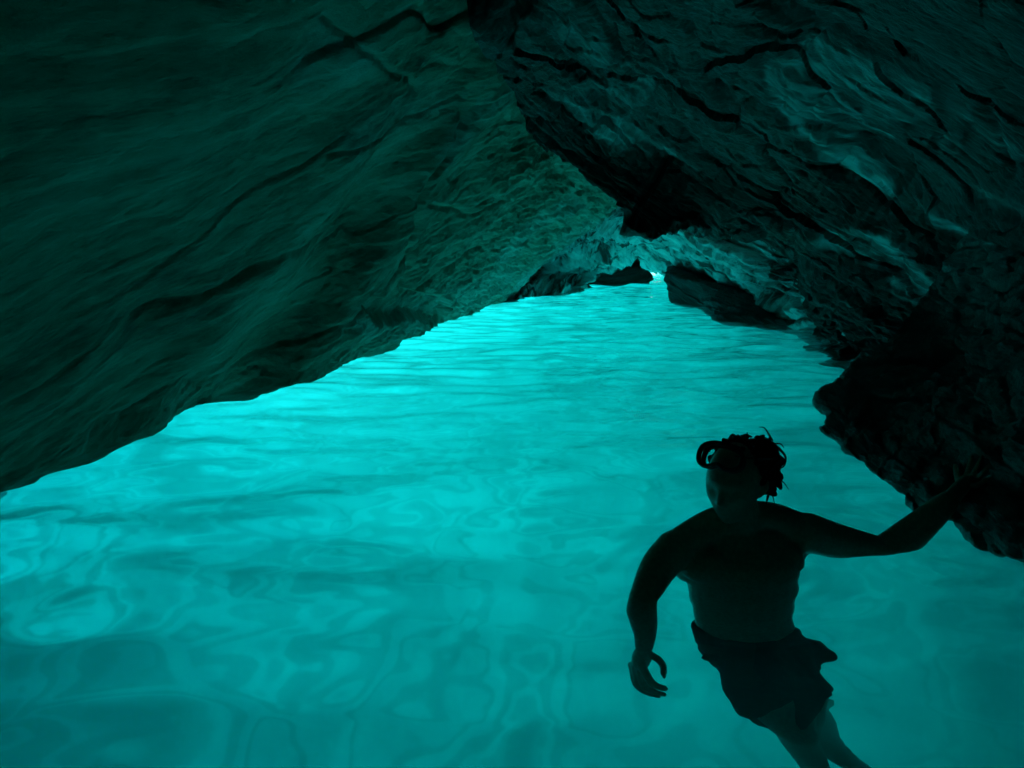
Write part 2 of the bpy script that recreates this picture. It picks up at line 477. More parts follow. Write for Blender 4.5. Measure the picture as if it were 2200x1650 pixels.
# left wall: each rib runs from the waterline up to the ridge of the roof
ribs = [  #  waterline point, ridge point
    ((-1.2, -3.2, 0), (0.0, -3.2, 2.4)), ((-2.2, -1.0, 0), (-0.25, -1.0, 2.5)), ((-2.45, 1.2, 0), (-0.35, 1.2, 2.5)),
    (atz(0, 1042), np.array((-0.30, 3.0, 2.4))), (atz(210, 975), np.array((-0.27, 3.7, 2.4))), (atz(350, 930), at(985, 0, 4.2)),
    (atz(400, 885), at(1010, 60, 4.7)), (atz(510, 842), at(1040, 120, 5.3)), (atz(640, 833), at(1075, 180, 5.9)), (atz(700, 810), at(1100, 220, 6.4)),
    (atz(748, 778), at(1120, 250, 6.9)), (atz(850, 745), at(1150, 280, 7.4)), (atz(940, 700), at(1190, 320, 8.2)), (atz(1005, 672), at(1250, 375, 9.4)),
    (atz(1088, 642), at(1325, 440, 11.5)), (atz(1088, 642) + (-0.5, 0.7, 0), at(1325, 440, 11.5) + (-0.3, 0.8, 0.0)), (atz(1088, 642) + (-2.5, 2.5, 0), at(1325, 440, 11.5) + (-2.0, 2.5, 0.2))]
ctrl = []
for w, r in ribs:
    w, r = np.array(w, float), np.array(r, float)
    out_ = np.array([-0.8, 0.25, -0.55])
    ctrl.append([w + (-0.30, 0.1, -0.5), w, w + (r - w) * 0.25 + out_ * 0.02, w + (r - w) * 0.5 + out_ * 0.08, w + (r - w) * 0.78 + out_ * 0.06, r, r + (r - w) * 0.25])
ctrl = np.array(ctrl)
g = net(ctrl, 900, 340)
nrm = grid_normals(g)
P = g.reshape(-1, 3); Nn = nrm.reshape(-1, 3)
if (Nn @ np.array([1, 0, -0.5])).mean() < 0: Nn = -Nn
U, Vp, D = project(P)
def on_grid(u, v): return P[np.argmin((U - u) ** 2 + (Vp - v) ** 2 + 1e9 * (D < 0.3))]
sdir = on_grid(900, 400) - on_grid(300, 760)
sdir /= np.linalg.norm(sdir)
bn = np.cross(sdir, np.array([0.55, 0.2, -0.8])); bn = np.cross(sdir, Nn.mean(0)); bn /= np.linalg.norm(bn)
q = np.stack([P @ sdir * 0.65, P @ bn * 1.4, P @ Nn.mean(0)], 1)
sc = np.clip(D / 7, 0.5, 1.4)
rg = 0.35 + 0.65 * sstep(5.0, 9.0, D + 3.0 * noise(P * 0.9, 55)) + 0.5 * np.exp(-(P[:, 2] / 0.35) ** 2)   # rougher low down and far in
disp = 0.13 * fbm(P * 0.8, 3, 20) + 0.06 * fbm(q * 1.4, 5, 30, 0.42) + rg * 0.030 * sc * fbm(q * 5, 4, 40, 0.6) + 0.022 * strata(P, bn, 0.55, 50, 0.35) * sstep(-0.3, 0.3, noise(P * 0.7, 3))
disp += 0.016 * sc * strata(P, bn, 0.16, 60, 0.4) + rg * (0.02 * sc * fbm(P * 9, 4, 45, 0.6) + 0.014 * sc * fbm(q * 17, 3, 41, 0.6))
fq = np.stack([P @ sdir * 0.9, P @ bn * 2.6, P @ np.cross(sdir, bn) * 1.2], 1) + 0.25 * np.stack([noise(P * 2, 91), noise(P * 2, 92), noise(P * 2, 93)], 1)
disp += 0.030 * facets(fq, 5, 0.5, 0.25) * sstep(-0.35, 0.2, noise(P * 0.55, 97)) + 0.026 * sc * rg * facets(fq * 3.1, 17, 0.7, 0.4)
Us, Vs = U + 14 * noise(q * 3, 81) + 7 * noise(q * 9, 82), Vp + 14 * noise(q * 3, 83) + 7 * noise(q * 9, 84)
for pts, w, a in [([(680, 25), (730, 60), (800, 110), (850, 160), (900, 195)], 5, -0.022), ([(1000, 250), (960, 340), (930, 380), (895, 480), (880, 560), (865, 640)], 5, -0.06),
                  ([(300, 690), (500, 600), (640, 530), (780, 465)], 4, -0.03), ([(930, 450), (1010, 455), (1080, 430)], 4, -0.04), ([(60, 560), (240, 470), (420, 400), (640, 330)], 3, -0.008), ([(430, 830), (600, 740), (780, 700), (960, 590), (1090, 500)], 4, -0.04), ([(700, 330), (850, 290), (1000, 215)], 4, -0.03)]:
    disp += a * stroke(Us, Vs, pts, w)
disp += -0.16 * sstep(0.3, 0.7, stroke(Us, Vs, [(815, 665), (880, 655), (940, 670)], 22))          # dark hollow above the water
disp *= sstep(0.0, 0.12, np.abs(P[:, 2])) * 0.45 + 0.55
disp += 0.05 * np.exp(-(P[:, 2] / 0.18) ** 2) * fbm(P * 4.5, 4, 66, 0.6)
g2 = P + Nn * disp[:, None]
SL = Sculpt(R(-32), -100, -100, 1500, 1100, 3.0)
kl = SL.poly([(1075, 640), (1120, 590), (1200, 530), (1290, 480), (1340, 455), (1420, 500), (1420, 640), (1230, 640)], 0, 10, 6) * 0.9  # lit stretch by the mouth, painted as paler rock
kl = np.maximum(kl, 0.35 * SL.strip([(780, 700), (880, 700), (980, 645), (1090, 590)], 22, 0))
kl = np.maximum(kl, 0.38 * SL.strip([(960, 330), (1010, 260), (1080, 200)], 16, 0))
kl = np.maximum(kl, 0.35 * SL.strip([(760, 300), (850, 250), (960, 230)], 30, 0))
kl = np.maximum(kl, 0.30 * SL.strip([(640, 130), (680, 70), (740, 120)], 40, 0))
kl = np.maximum(kl, 0.35 * SL.strip([(1080, 560), (1150, 480), (1240, 440)], 14, 0))
left = mesh_from('cave_wall_left', g2, grid_faces(*g.shape[:2]), M_LEFT)
add_beds(left, P, sdir, bn)
add_attr(left, 'lit_patch', np.clip(SL.read(kl, U, Vp) * (0.75 + 0.9 * noise(q * 6, 77)), 0, 1) * (D > 0))
tag(left, kind='structure')

# roof and right wall: rows from overhead down to the lower rock edge
rows = []
cols = 9
def row(*p): rows.append(np.array([at(*q) if len(q) == 3 and q[2] > 0 else atz(q[0], q[1]) for q in p]))
row((930, -420, 2.6), (1150, -420, 2.6), (1400, -420, 2.5), (1650, -420, 2.4), (1850, -420, 2.2), (2050, -420, 2.0), (2250, -420, 1.8), (2500, -420, 1.6), (2800, -420, 1.3))
row((960, -150, 3.4), (1150, -150, 3.4), (1380, -150, 3.2), (1600, -150, 3.0), (1820, -150, 2.7), (2020, -150, 2.4), (2220, -150, 2.1), (2450, -150, 1.9), (2800, -150, 1.5))
row((1000, 0, 4.1), (1170, 20, 4.2), (1380, 20, 4.0), (1600, 20, 3.6), (1820, 20, 3.2), (2020, 20, 2.8), (2220, 20, 2.4), (2450, 20, 2.1), (2800, 20, 1.6))
row((1060, 120, 5.3), (1220, 150, 5.3), (1420, 150, 5.0), (1620, 150, 4.5), (1830, 150, 3.9), (2030, 150, 3.3), (2220, 150, 2.8), (2450, 150, 2.3), (2800, 150, 1.7))
row((1110, 230, 6.4), (1270, 260, 6.7), (1450, 280, 6.4), (1640, 290, 5.6), (1840, 290, 4.8), (2030, 290, 3.9), (2220, 290, 3.2), (2450, 290, 2.5), (2800, 290, 1.8))
row((1150, 300, 7.2), (1300, 330, 7.5), (1460, 360, 7.3), (1650, 380, 6.6), (1850, 390, 5.5), (2040, 390, 4.4), (2230, 390, 3.5), (2450, 390, 2.7), (2800, 390, 1.9))
row((1240, 370, 7.8), (1350, 410, 7.8), (1470, 430, 7.7), (1650, 460, 7.2), (1850, 490, 6.1), (2050, 490, 4.8), (2240, 490, 3.7), (2450, 500, 2.8), (2800, 500, 1.9))
row((1330, 452, 8.0), (1380, 475, 7.9), (1480, 476, 7.9), (1640, 505, 7.8), (1850, 590, 6.4), (2060, 600, 5.0), (2250, 600, 3.8), (2480, 640, 2.9), (2800, 700, 2.0))
row((1338, 490, 8.0), (1410, 512, 7.9), (1490, 488, 8.0), (1660, 530, 8.3), (1810, 670, 7.0), (2060, 720, 5.1), (2260, 740, 3.8), (2500, 800, 2.9), (2800, 900, 2.0))
row((1345, 480, 9.0), (1415, 500, 9.0), (1500, 484, 9.0), (1680, 530, 9.2), (1842, 770, -1), (2060, 860, 4.8), (2260, 900, 3.7), (2500, 1000, 2.8), (2800, 1100, 2.0))
rows.append(rows[-1] + np.array([[0.1, 1.2, 0.25]] * 3 + [[0.2, 1.0, 0.1]] + [[0.35, 0.5, -0.8]] * 5))
ctrl = np.array(rows)
g = net(ctrl, 760, 640)
nrm = grid_normals(g)
P = g.reshape(-1, 3); Nn = nrm.reshape(-1, 3)
if (Nn @ np.array([-0.5, -0.5, -0.7])).mean() < 0: Nn = -Nn
U, Vp, D = project(P)
sd = on_grid(2110, 520) - on_grid(1660, 230); sd /= np.linalg.norm(sd)
bn = np.cross(sd, np.array([0.25, 1, 0.0])); bn /= np.linalg.norm(bn)
q = np.stack([P @ sd * 0.45, P @ bn * 2.0, P @ np.cross(sd, bn)], 1)
sc = np.clip(D / 6, 0.5, 1.3)
mk = sstep(-0.25, 0.25, noise(P * 0.8, 71))
disp = 0.09 * fbm(P * 0.9, 2, 120) + 0.03 * fbm(q * 1.4, 4, 130) + 0.03 * sc * fbm(q * 5, 4, 140, 0.6)
disp += 0.13 * strata(P, bn, 0.62, 150, 0.14) * (0.35 + 0.65 * mk) + 0.05 * sc * strata(P, bn, 0.21, 160, 0.16) + 0.02 * sc * strata(P, bn, 0.07, 170, 0.2) + 0.01 * sc * fbm(q * 17, 3, 141, 0.6)
fq = np.stack([P @ sd * 0.8, P @ bn * 3.0, P @ np.cross(sd, bn) * 1.1], 1) + 0.04 * np.stack([noise(P * 2, 91), noise(P * 2, 92), noise(P * 2, 93)], 1)
disp += 0.085 * facets(fq, 7, 0.5, 0.4) + 0.035 * sc * facets(fq * 2.9, 27, 0.7, 0.45)
SR = Sculpt(R(32), 900, -200, 2350, 1100, 2.0)
pale = np.zeros_like(SR.B)  # lit ledges and patches painted pale, broken up by rock streaks
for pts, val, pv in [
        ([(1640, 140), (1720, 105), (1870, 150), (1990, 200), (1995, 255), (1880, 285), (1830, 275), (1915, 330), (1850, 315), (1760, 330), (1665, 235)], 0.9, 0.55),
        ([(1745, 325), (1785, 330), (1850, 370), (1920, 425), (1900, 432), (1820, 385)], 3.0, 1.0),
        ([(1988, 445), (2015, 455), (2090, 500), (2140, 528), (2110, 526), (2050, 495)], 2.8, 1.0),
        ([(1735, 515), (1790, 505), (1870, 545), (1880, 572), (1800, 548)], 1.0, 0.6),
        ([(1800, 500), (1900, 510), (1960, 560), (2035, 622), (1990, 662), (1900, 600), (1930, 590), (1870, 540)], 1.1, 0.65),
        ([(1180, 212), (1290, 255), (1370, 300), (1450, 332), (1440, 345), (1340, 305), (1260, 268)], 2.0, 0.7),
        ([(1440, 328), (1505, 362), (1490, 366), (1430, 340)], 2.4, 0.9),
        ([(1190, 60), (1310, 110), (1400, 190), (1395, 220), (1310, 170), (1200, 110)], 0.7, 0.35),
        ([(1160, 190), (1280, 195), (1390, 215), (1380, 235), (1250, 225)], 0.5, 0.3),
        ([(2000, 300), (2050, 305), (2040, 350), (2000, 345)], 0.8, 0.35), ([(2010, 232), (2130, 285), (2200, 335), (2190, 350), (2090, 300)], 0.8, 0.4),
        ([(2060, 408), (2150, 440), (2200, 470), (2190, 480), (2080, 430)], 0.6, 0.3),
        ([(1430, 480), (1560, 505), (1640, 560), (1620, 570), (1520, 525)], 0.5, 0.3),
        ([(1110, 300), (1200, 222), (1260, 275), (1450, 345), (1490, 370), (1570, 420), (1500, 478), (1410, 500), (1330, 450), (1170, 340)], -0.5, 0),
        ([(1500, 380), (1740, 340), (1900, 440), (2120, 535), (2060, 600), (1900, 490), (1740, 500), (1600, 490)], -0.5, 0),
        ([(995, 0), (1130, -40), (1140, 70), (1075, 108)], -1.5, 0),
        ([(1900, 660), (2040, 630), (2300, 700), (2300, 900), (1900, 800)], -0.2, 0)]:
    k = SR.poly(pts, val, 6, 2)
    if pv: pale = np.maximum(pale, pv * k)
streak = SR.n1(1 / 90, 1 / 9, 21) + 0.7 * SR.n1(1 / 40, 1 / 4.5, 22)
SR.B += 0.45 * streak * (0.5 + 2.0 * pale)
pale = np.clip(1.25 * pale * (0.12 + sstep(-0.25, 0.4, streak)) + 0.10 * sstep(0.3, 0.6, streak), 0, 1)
hh = SR.height(70)
ok = sstep(0.3, 1.0, D)
rec = SR.read(hh, U, Vp) * ok * np.clip(D, 1, 10) / F * 2.2
vdir = P - np.array([0, 0, CAM_H]); vdir /= np.linalg.norm(vdir, axis=1)[:, None]
g2 = P + Nn * disp[:, None] + vdir * rec[:, None]
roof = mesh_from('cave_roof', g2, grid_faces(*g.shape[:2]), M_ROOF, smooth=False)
add_beds(roof, P, sd, bn)
add_attr(roof, 'lit_patch', SR.read(pale, U, Vp) * (D > 0))
tag(roof, kind='structure')

# outcrop on the right, the one the swimmer holds on to
edge = [at(1842, 768, 4.5), at(1800, 815, 4.2), at(1757, 862, 4.0), at(1772, 890, 3.9), at(1757, 925, 3.75), at(1800, 965, 3.5), at(1850, 1005, 3.3), at(1910, 1050, 3.0), at(1985, 1105, 2.72), at(2065, 1098, 2.6), at(2100, 1150, 2.45), at(2130, 1195, 2.3), at(2200, 1225, 2.15), at(2400, 1300, 1.9)]
edge = resample(edge, 40)
inner = resample([at(1990, 640, 4.9), at(2020, 700, 4.5), at(2040, 760, 4.0), at(2060, 800, 3.6), at(2120, 850, 3.1), at(2200, 900, 2.7), at(2330, 960, 2.3), at(2500, 1000, 1.9), at(2700, 1050, 1.6)], 40)
top = resample([at(2100, 480, 4.8), at(2160, 520, 4.4), at(2210, 560, 3.9), at(2280, 600, 3.4), at(2360, 640, 2.9), at(2450, 680, 2.5), at(2600, 720, 2.1), at(2800, 760, 1.7)], 40)
back = edge + np.array([0.45, 0.35, -0.12])
low = edge + np.array([0.9, 0.5, -0.9])
ctrl = np.array([low, back, edge, edge * 0.55 + inner * 0.45 + np.array([-0.05, -0.12, 0.0]), inner, top])
g = net(ctrl, 340, 520)
nrm = grid_normals(g)
P = g.reshape(-1, 3); Nn = nrm.reshape(-1, 3)
if (Nn @ np.array([-0.7, -0.7, 0.0])).mean() < 0: Nn = -Nn
q = np.stack([P @ sd * 0.5, P @ bn * 1.8, P @ np.cross(sd, bn)], 1)
disp = 0.06 * fbm(P * 1.6, 3, 220) + 0.035 * fbm(q * 2.5, 4, 230) + 0.018 * fbm(q * 7, 4, 240, 0.6) + 0.02 * strata(P, bn, 0.25, 250, 0.9) + 0.05 * facets(np.stack([P @ sd * 1.8, P @ bn * 4.5, P @ np.cross(sd, bn) * 2.2], 1), 9, 0.6, 0.4) + 0.015 * facets(q * 6, 19, 0.7, 0.4)
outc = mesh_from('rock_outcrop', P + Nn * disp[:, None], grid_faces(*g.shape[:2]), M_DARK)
add_beds(outc, P, sd, bn)
tag(outc, 'jagged black rock outcrop jutting over the water, held by the swimmer', 'rock')

# rocks round the far mouth of the cave
def rock_sheet(name, rws, nu, nv, mat, amp, seed, sdir, bedn, lam=0.4, saw=0.1, face=(0, -1, -0.3)):
    g = net(np.array(rws), nu, nv)
    nrm = grid_normals(g)
    P = g.reshape(-1, 3); Nn = nrm.reshape(-1, 3)
    if (Nn @ np.array(face)).mean() < 0: Nn = -Nn
    q = np.stack([P @ sdir * 0.4, P @ bedn * 2.0, P @ np.cross(sdir, bedn)], 1)
    disp = amp * (fbm(P * 0.8, 3, seed) + 0.9 * fbm(q * 1.2, 5, seed + 9, 0.6)) + saw * strata(P, bedn, lam, seed + 20, 0.22) + 0.4 * saw * strata(P, bedn, lam * 0.35, seed + 30, 0.25)
    disp += amp * 0.55 * facets(np.stack([P @ sdir * 0.55, P @ bedn * 2.6, P @ np.cross(sdir, bedn) * 0.8], 1), seed & 127, 0.6, 0.5) + amp * 0.2 * facets(np.stack([P @ sdir * 1.6, P @ bedn * 7, P @ np.cross(sdir, bedn) * 2.2], 1), (seed + 50) & 127, 0.7, 0.5)
    o = mesh_from(name, P + Nn * disp[:, None], grid_faces(*g.shape[:2]), mat, smooth=False)
    add_beds(o, P, sdir, bedn)
    return o
X_, Z_ = np.array([1.0, 0, 0]), np.array([0, 0, 1.0])
sdr = at(1610, 630, 11.0) - at(1440, 505, 11.5); sdr /= np.linalg.norm(sdr)
bnr = np.cross(sdr, np.array([0, 1.0, 0])); bnr /= np.linalg.norm(bnr)
# right jamb of the mouth: bedded rock dropping to the water on the right
jamb = [[at(1350, 460, 14), at(1450, 465, 13), at(1560, 470, 11.5), at(1680, 490, 10.2), at(1800, 540, 8.8)],
        [at(1345, 500, 15), at(1430, 500, 12.8), at(1550, 520, 11.2), at(1680, 560, 10.0), at(1810, 620, 8.4)],
        [at(1360, 530, 17), at(1440, 540, 13.5), at(1560, 570, 11.4), at(1690, 620, 9.8), at(1825, 690, 7.8)],
        [at(1395, 560, 20), at(1445, 572, 15), at(1570, 615, 12.0), at(1700, 668, 9.6), at(1838, 735, 7.0)],
        [at(1440, 583, 26), at(1470, 590, 17), at(1590, 650, 13), atz(1716, 702), atz(1845, 772)],
        [at(1500, 600, 26), at(1520, 620, 20), at(1640, 690, 15), atz(1725, 700) - Z_ * .7, atz(1850, 770) - Z_ * .7]]
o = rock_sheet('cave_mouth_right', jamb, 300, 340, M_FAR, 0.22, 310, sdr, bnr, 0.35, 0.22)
tag(o, kind='structure')
sdl = at(1330, 470, 16) - at(1110, 625, 14.5); sdl /= np.linalg.norm(sdl)
bnl = np.cross(sdl, np.array([0, 1.0, 0])); bnl /= np.linalg.norm(bnl)
# back of the arch, closing the cave down to a low slot over the water
arch = [[at(1000, 420, 17), at(1120, 400, 16.5), at(1280, 400, 15), at(1360, 420, 15), at(1430, 440, 16), at(1520, 450, 17)],
        [at(1010, 520, 17), at(1150, 490, 16.5), at(1280, 470, 15.5), at(1350, 480, 15.5), at(1420, 510, 17), at(1520, 520, 18)],
        [at(1020, 580, 17), at(1150, 550, 16.8), at(1260, 530, 16.8), at(1340, 520, 17), at(1420, 545, 20), at(1520, 560, 21)],
        [at(1030, 620, 17), at(1150, 600, 17), at(1250, 580, 19), at(1330, 556, 20), at(1408, 566, 25), at(1520, 580, 26)],
        [atz(1040, 655), atz(1165, 634), atz(1236, 626), at(1310, 580, 24), at(1412, 571, 30), at(1520, 582, 31)],
        [atz(1040, 650) - Z_ * .4, atz(1165, 632) - Z_ * .4, atz(1236, 624) - Z_ * .4, at(1310, 575, 27), at(1415, 569, 33), at(1520, 580, 33)]]
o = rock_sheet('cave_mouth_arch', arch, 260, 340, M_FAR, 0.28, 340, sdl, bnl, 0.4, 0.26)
tag(o, kind='structure')
def boulder(name, center, size, rot, seed, mat, nlat=150, nlon=220, amp=0.2):
    th = np.linspace(0, math.pi, nlat)[:, None]; ph = np.linspace(0, 2 * math.pi, nlon)[None, :]
    d = np.stack([np.sin(th) * np.cos(ph), np.sin(th) * np.sin(ph), np.cos(th) + 0 * ph], -1).reshape(-1, 3)
    r = (np.abs(d) ** 3.2).sum(1) ** (-1 / 3.2)            # boxy
    q = d * r[:, None]
    q = q * (1 + amp * fbm(q * 1.1, 3, seed) + amp * 0.5 * fbm(q * np.array([1.5, 1.5, 5]), 5, seed + 5, 0.55))[:, None]
    q = q * np.array(size)
    M = np.array(Matrix.Rotation(rot[2], 3, 'Z') @ Matrix.Rotation(rot[1], 3, 'Y') @ Matrix.Rotation(rot[0], 3, 'X'))
    o = mesh_from(name, q @ M.T, grid_faces(nlat, nlon), mat)
    o.location = center
    add_beds(o, q + np.array(center), np.array([0.95, 0, -0.3]), np.array([0.3, 0, 0.95]))
    return o
# low dark rock standing in the mouth on the right, with a lit bedded slope behind it
tip, end = atz(1437, 648), atz(1715, 702)
def dark_slab():
    lo = resample([atz(1437, 647), atz(1505, 655), atz(1545, 684), atz(1650, 694), atz(1716, 702), atz(1780, 725)], 60)
    hi = resample([at(1428, 583, lo[0][1] + .1), at(1436, 581, lo[3][1] + .1), at(1500, 600, lo[14][1] + .3), at(1600, 632, 11.4), at(1690, 690, 9.9), at(1790, 720, 8.2)], 60)
    bk = hi + np.array([0.6, 2.2, -0.1])
    fl = bk.copy(); fl[:, 2] = -0.6
    lo2 = lo.copy(); lo2[:, 2] = -0.7
    return [lo2, lo, (lo + hi) / 2 + np.array([-.03, -.12, 0]), hi, bk, fl]
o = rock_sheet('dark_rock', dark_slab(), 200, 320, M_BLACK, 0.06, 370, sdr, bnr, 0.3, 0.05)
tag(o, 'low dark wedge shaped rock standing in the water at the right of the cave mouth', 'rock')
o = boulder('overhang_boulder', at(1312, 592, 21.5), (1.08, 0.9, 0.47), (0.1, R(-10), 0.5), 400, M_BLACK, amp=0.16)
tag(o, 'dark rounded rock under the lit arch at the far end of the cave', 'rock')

# unseen shell added to block daylight; its underwater openings left and far steer light in
def hull():
    V = []
    n, k = 140, 26
    base = resample([(-4.6, -7, 0), (-5.6, 0, 0), (-5.2, 5, 0), (-5.0, 8.5, 0), (-4.2, 10, 0), (-2.6, 18, 0), (-0.5, 26, 0), (2, 33, 0), (6, 35, 0), (9.5, 30, 0), (10.5, 18, 0), (10, 8, 0), (8, 0, 0), (5, -8, 0), (0, -10, 0), (-4.6, -7, 0)], n + 1)[:-1]
    c = np.array([2.5, 12, 0])
    opening = sstep(5.8, 8.4, base[:, 1]) * sstep(8.5, 7.5, base[:, 0])
    zb = -0.35 * opening - 8.0 * (1 - opening) + 1.5 * sstep(29, 32, base[:, 1])
    for i in range(k):
        a = max(i - 1, 0) / (k - 2) * math.pi / 2
        s = math.cos(a) ** 0.55 * 0.98 + 0.02
        ring_ = c + (base - c) * s
        ring_[:, 2] = zb if i == 0 else np.maximum(zb + 0.05, -0.3 + 6.0 * math.sin(a) ** 0.8)
        V.append(ring_)
    V = np.array(V)
    V = np.concatenate([V, V[:, :1]], 1)
    return V
g = hull()
P = g.reshape(-1, 3)
h = mesh_from('daylight_blocker', P, grid_faces(*g.shape[:2]), M_HULL)
tag(h, kind='structure')
# ------------------------------------------------------------------ swimmer
def simple_mat(name, col, rough=0.5, spec=0.3, bump=0.0, bscale=60.0, var=0.25):
    m, nt, out = new_mat(name)
    b = N(nt, 'ShaderNodeBsdfPrincipled', i_Roughness=rough)
    b.inputs['Specular IOR Level'].default_value = spec
    tc = N(nt, 'ShaderNodeTexCoord')
    n = N(nt, 'ShaderNodeTexNoise', i_Scale=bscale, i_Detail=4.0)
    nt.links.new(tc.outputs['Object'], n.inputs[0])
    rp = ramp(nt, [(0.3, tuple(c * (1 - var) for c in col)), (0.7, tuple(c * (1 + var) for c in col))])
    nt.links.new(n.outputs[0], rp.inputs[0]); nt.links.new(rp.outputs[0], b.inputs['Base Color'])
    if bump:
        bp = N(nt, 'ShaderNodeBump', i_Strength=bump, i_Distance=0.004)
        nt.links.new(n.outputs[0], bp.inputs['Height']); nt.links.new(bp.outputs[0], b.inputs['Normal'])
    nt.links.new(b.outputs[0], out.inputs['Surface'])
    return m
M_SKIN = simple_mat('tanned_skin', (0.40, 0.28, 0.20), 0.38, 0.5, 0.15, 90)
M_HAIR = simple_mat('dark_hair', (0.012, 0.010, 0.009), 0.5, 0.2, 0.3, 160)
M_CLOTH = simple_mat('navy_swim_cloth', (0.012, 0.014, 0.028), 0.85, 0.1, 0.4, 120)
M_RUBBER = simple_mat('black_rubber', (0.010, 0.010, 0.011), 0.45, 0.3)
class Soup:
    def __init__(self): self.V, self.F, self.n = [], [], 0
    def loft(self, secs):                          # secs: (centre, axis a (3), axis b (3)); closed at both ends with round caps
        k = 24
        ph = np.linspace(0, 2 * math.pi, k, endpoint=False)
        rings = [np.array(c) + np.outer(np.cos(ph), a) + np.outer(np.sin(ph), b) for c, a, b in secs]
        V = np.concatenate(rings + [np.array([secs[0][0]]), np.array([secs[-1][0]])])
        n = len(rings); F = []
        for i in range(n - 1):
            for j in range(k):
                j2 = (j + 1) % k
                F.append((i * k + j, i * k + j2, (i + 1) * k + j2, (i + 1) * k + j))
        e0, e1 = n * k, n * k + 1
        for j in range(k):
            j2 = (j + 1) % k
            F.append((e0, j2, j)); F.append((e1, (n - 1) * k + j, (n - 1) * k + j2))
        self.add(V, F)
    def add(self, V, F):
        self.V.append(np.asarray(V, float)); self.F += [tuple(i + self.n for i in f) for f in F]; self.n += len(V)
    def tube(self, pts, rad, squash=1.0, side=None, steps=6, cap=True):
        pts = np.array(pts, float); rad = np.array(rad, float)
        C = np.concatenate([pts, rad[:, None]], 1)
        t = np.linspace(0, len(pts) - 1, (len(pts) - 1) * steps + 1)
        C = catmull(C, t) if len(pts) > 2 else catmull(np.concatenate([C, C[-1:] * 2 - C[:1]])[:2], t)
        P, r = C[:, :3], C[:, 3]
        T = np.gradient(P, axis=0); T /= np.linalg.norm(T, axis=1)[:, None]
        ref = np.array(side if side is not None else (0.31, 0.87, 0.37), float)
        secs = []
        def sec(c, T_, rr):
            a = np.cross(T_, ref); a /= np.linalg.norm(a); b = np.cross(T_, a)
            return (c, a * rr, b * rr * squash)
        if cap:
            for f_ in (0.98, 0.8, 0.45): secs.append(sec(P[0] - T[0] * r[0] * f_, T[0], r[0] * math.sqrt(1 - f_ * f_)))
        for c, T_, rr in zip(P, T, r): secs.append(sec(c, T_, rr))
        if cap:
            for f_ in (0.45, 0.8, 0.98): secs.append(sec(P[-1] + T[-1] * r[-1] * f_, T[-1], r[-1] * math.sqrt(1 - f_ * f_)))
        self.loft(secs)
    def ball(self, c, r, M=None, n=20):
        th = np.linspace(0.05, math.pi - 0.05, n); r = np.broadcast_to(np.array(r, float), (3,))
        M = np.eye(3) if M is None else M
        self.loft([(np.array(c) + M @ np.array([0, 0, -math.cos(t) * r[2]]), M @ np.array([math.sin(t) * r[0], 0, 0]), M @ np.array([0, math.sin(t) * r[1], 0])) for t in th])
    def object(self, name, mat, parent=None):
        me = bpy.data.meshes.new(name)
        me.from_pydata(np.concatenate(self.V).tolist(), [], self.F)
        me.materials.append(mat)
        me.polygons.foreach_set('use_smooth', [True] * len(me.polygons))
        o = bpy.data.objects.new(name, me); COL.objects.link(o)
        if parent: o.parent = parent
        return o
def fuse(o, voxel, smooth=4, fac=0.5):             # join the overlapping volumes of o into one continuous skin
    bmm = bmesh.new(); bmm.from_mesh(o.data); bmesh.ops.recalc_face_normals(bmm, faces=bmm.faces[:]); bmm.to_mesh(o.data); bmm.free()
    md = o.modifiers.new('r', 'REMESH'); md.mode = 'VOXEL'; md.voxel_size = voxel; md.use_smooth_shade = True
    ms = o.modifiers.new('s', 'SMOOTH'); ms.iterations = smooth; ms.factor = fac
    me = bpy.data.meshes.new_from_object(o.evaluated_get(bpy.context.evaluated_depsgraph_get()))
    mats = [m for m in o.data.materials]
    o.modifiers.clear(); o.data = me
    me.materials.clear()
    for m in mats: me.materials.append(m)
    me.polygons.foreach_set('use_smooth', [True] * len(me.polygons))
    return o
def rot3(x=0, y=0, z=0):
    return np.array(Matrix.Rotation(z, 3, 'Z') @ Matrix.Rotation(y, 3, 'Y') @ Matrix.Rotation(x, 3, 'X'))

B = Soup()
HC = at(1578, 1036, 2.20)                          # middle of the head
HR = 1.06 * rot3(z=R(-38)) @ rot3(x=R(4))
def head_pt(p): return HC + HR @ np.array(p)
# head: ellipsoid shaped into skull, brow, nose, lips, chin and jaw
th = np.linspace(0.02, math.pi - 0.02, 90)[:, None]; ph = np.linspace(0, 2 * math.pi, 120, endpoint=False)[None, :]
d = np.stack([np.sin(th) * np.cos(ph), np.sin(th) * np.sin(ph), np.cos(th) + 0 * ph], -1).reshape(-1, 3)
p = d * np.array([0.078, 0.100, 0.122])
low = sstep(0.01, -0.115, p[:, 2])
p[:, 0] *= 1 - 0.30 * low
p[:, 1] = np.where(p[:, 1] < 0, p[:, 1] * (1 + 0.04 * low), p[:, 1] * (1 - 0.42 * low))
G = lambda x, z, sx, sz: np.exp(-((p[:, 0] - x) / sx) ** 2 - ((p[:, 2] - z) / sz) ** 2) * (p[:, 1] < 0)
f = np.zeros(len(p))
f += 0.006 * G(0, 0.026, 0.06, 0.012) - 0.010 * (G(0.031, 0.004, 0.015, 0.012) + G(-0.031, 0.004, 0.015, 0.012))
f += 0.022 * G(0, -0.028, 0.010, 0.012) + 0.012 * G(0, -0.010, 0.008, 0.018) + 0.007 * (G(0.013, -0.033, 0.008, 0.008) + G(-0.013, -0.033, 0.008, 0.008))
f += 0.006 * G(0, -0.058, 0.020, 0.006) + 0.006 * G(0, -0.072, 0.018, 0.006) - 0.003 * G(0, -0.065, 0.024, 0.003) + 0.010 * G(0, -0.103, 0.020, 0.014)
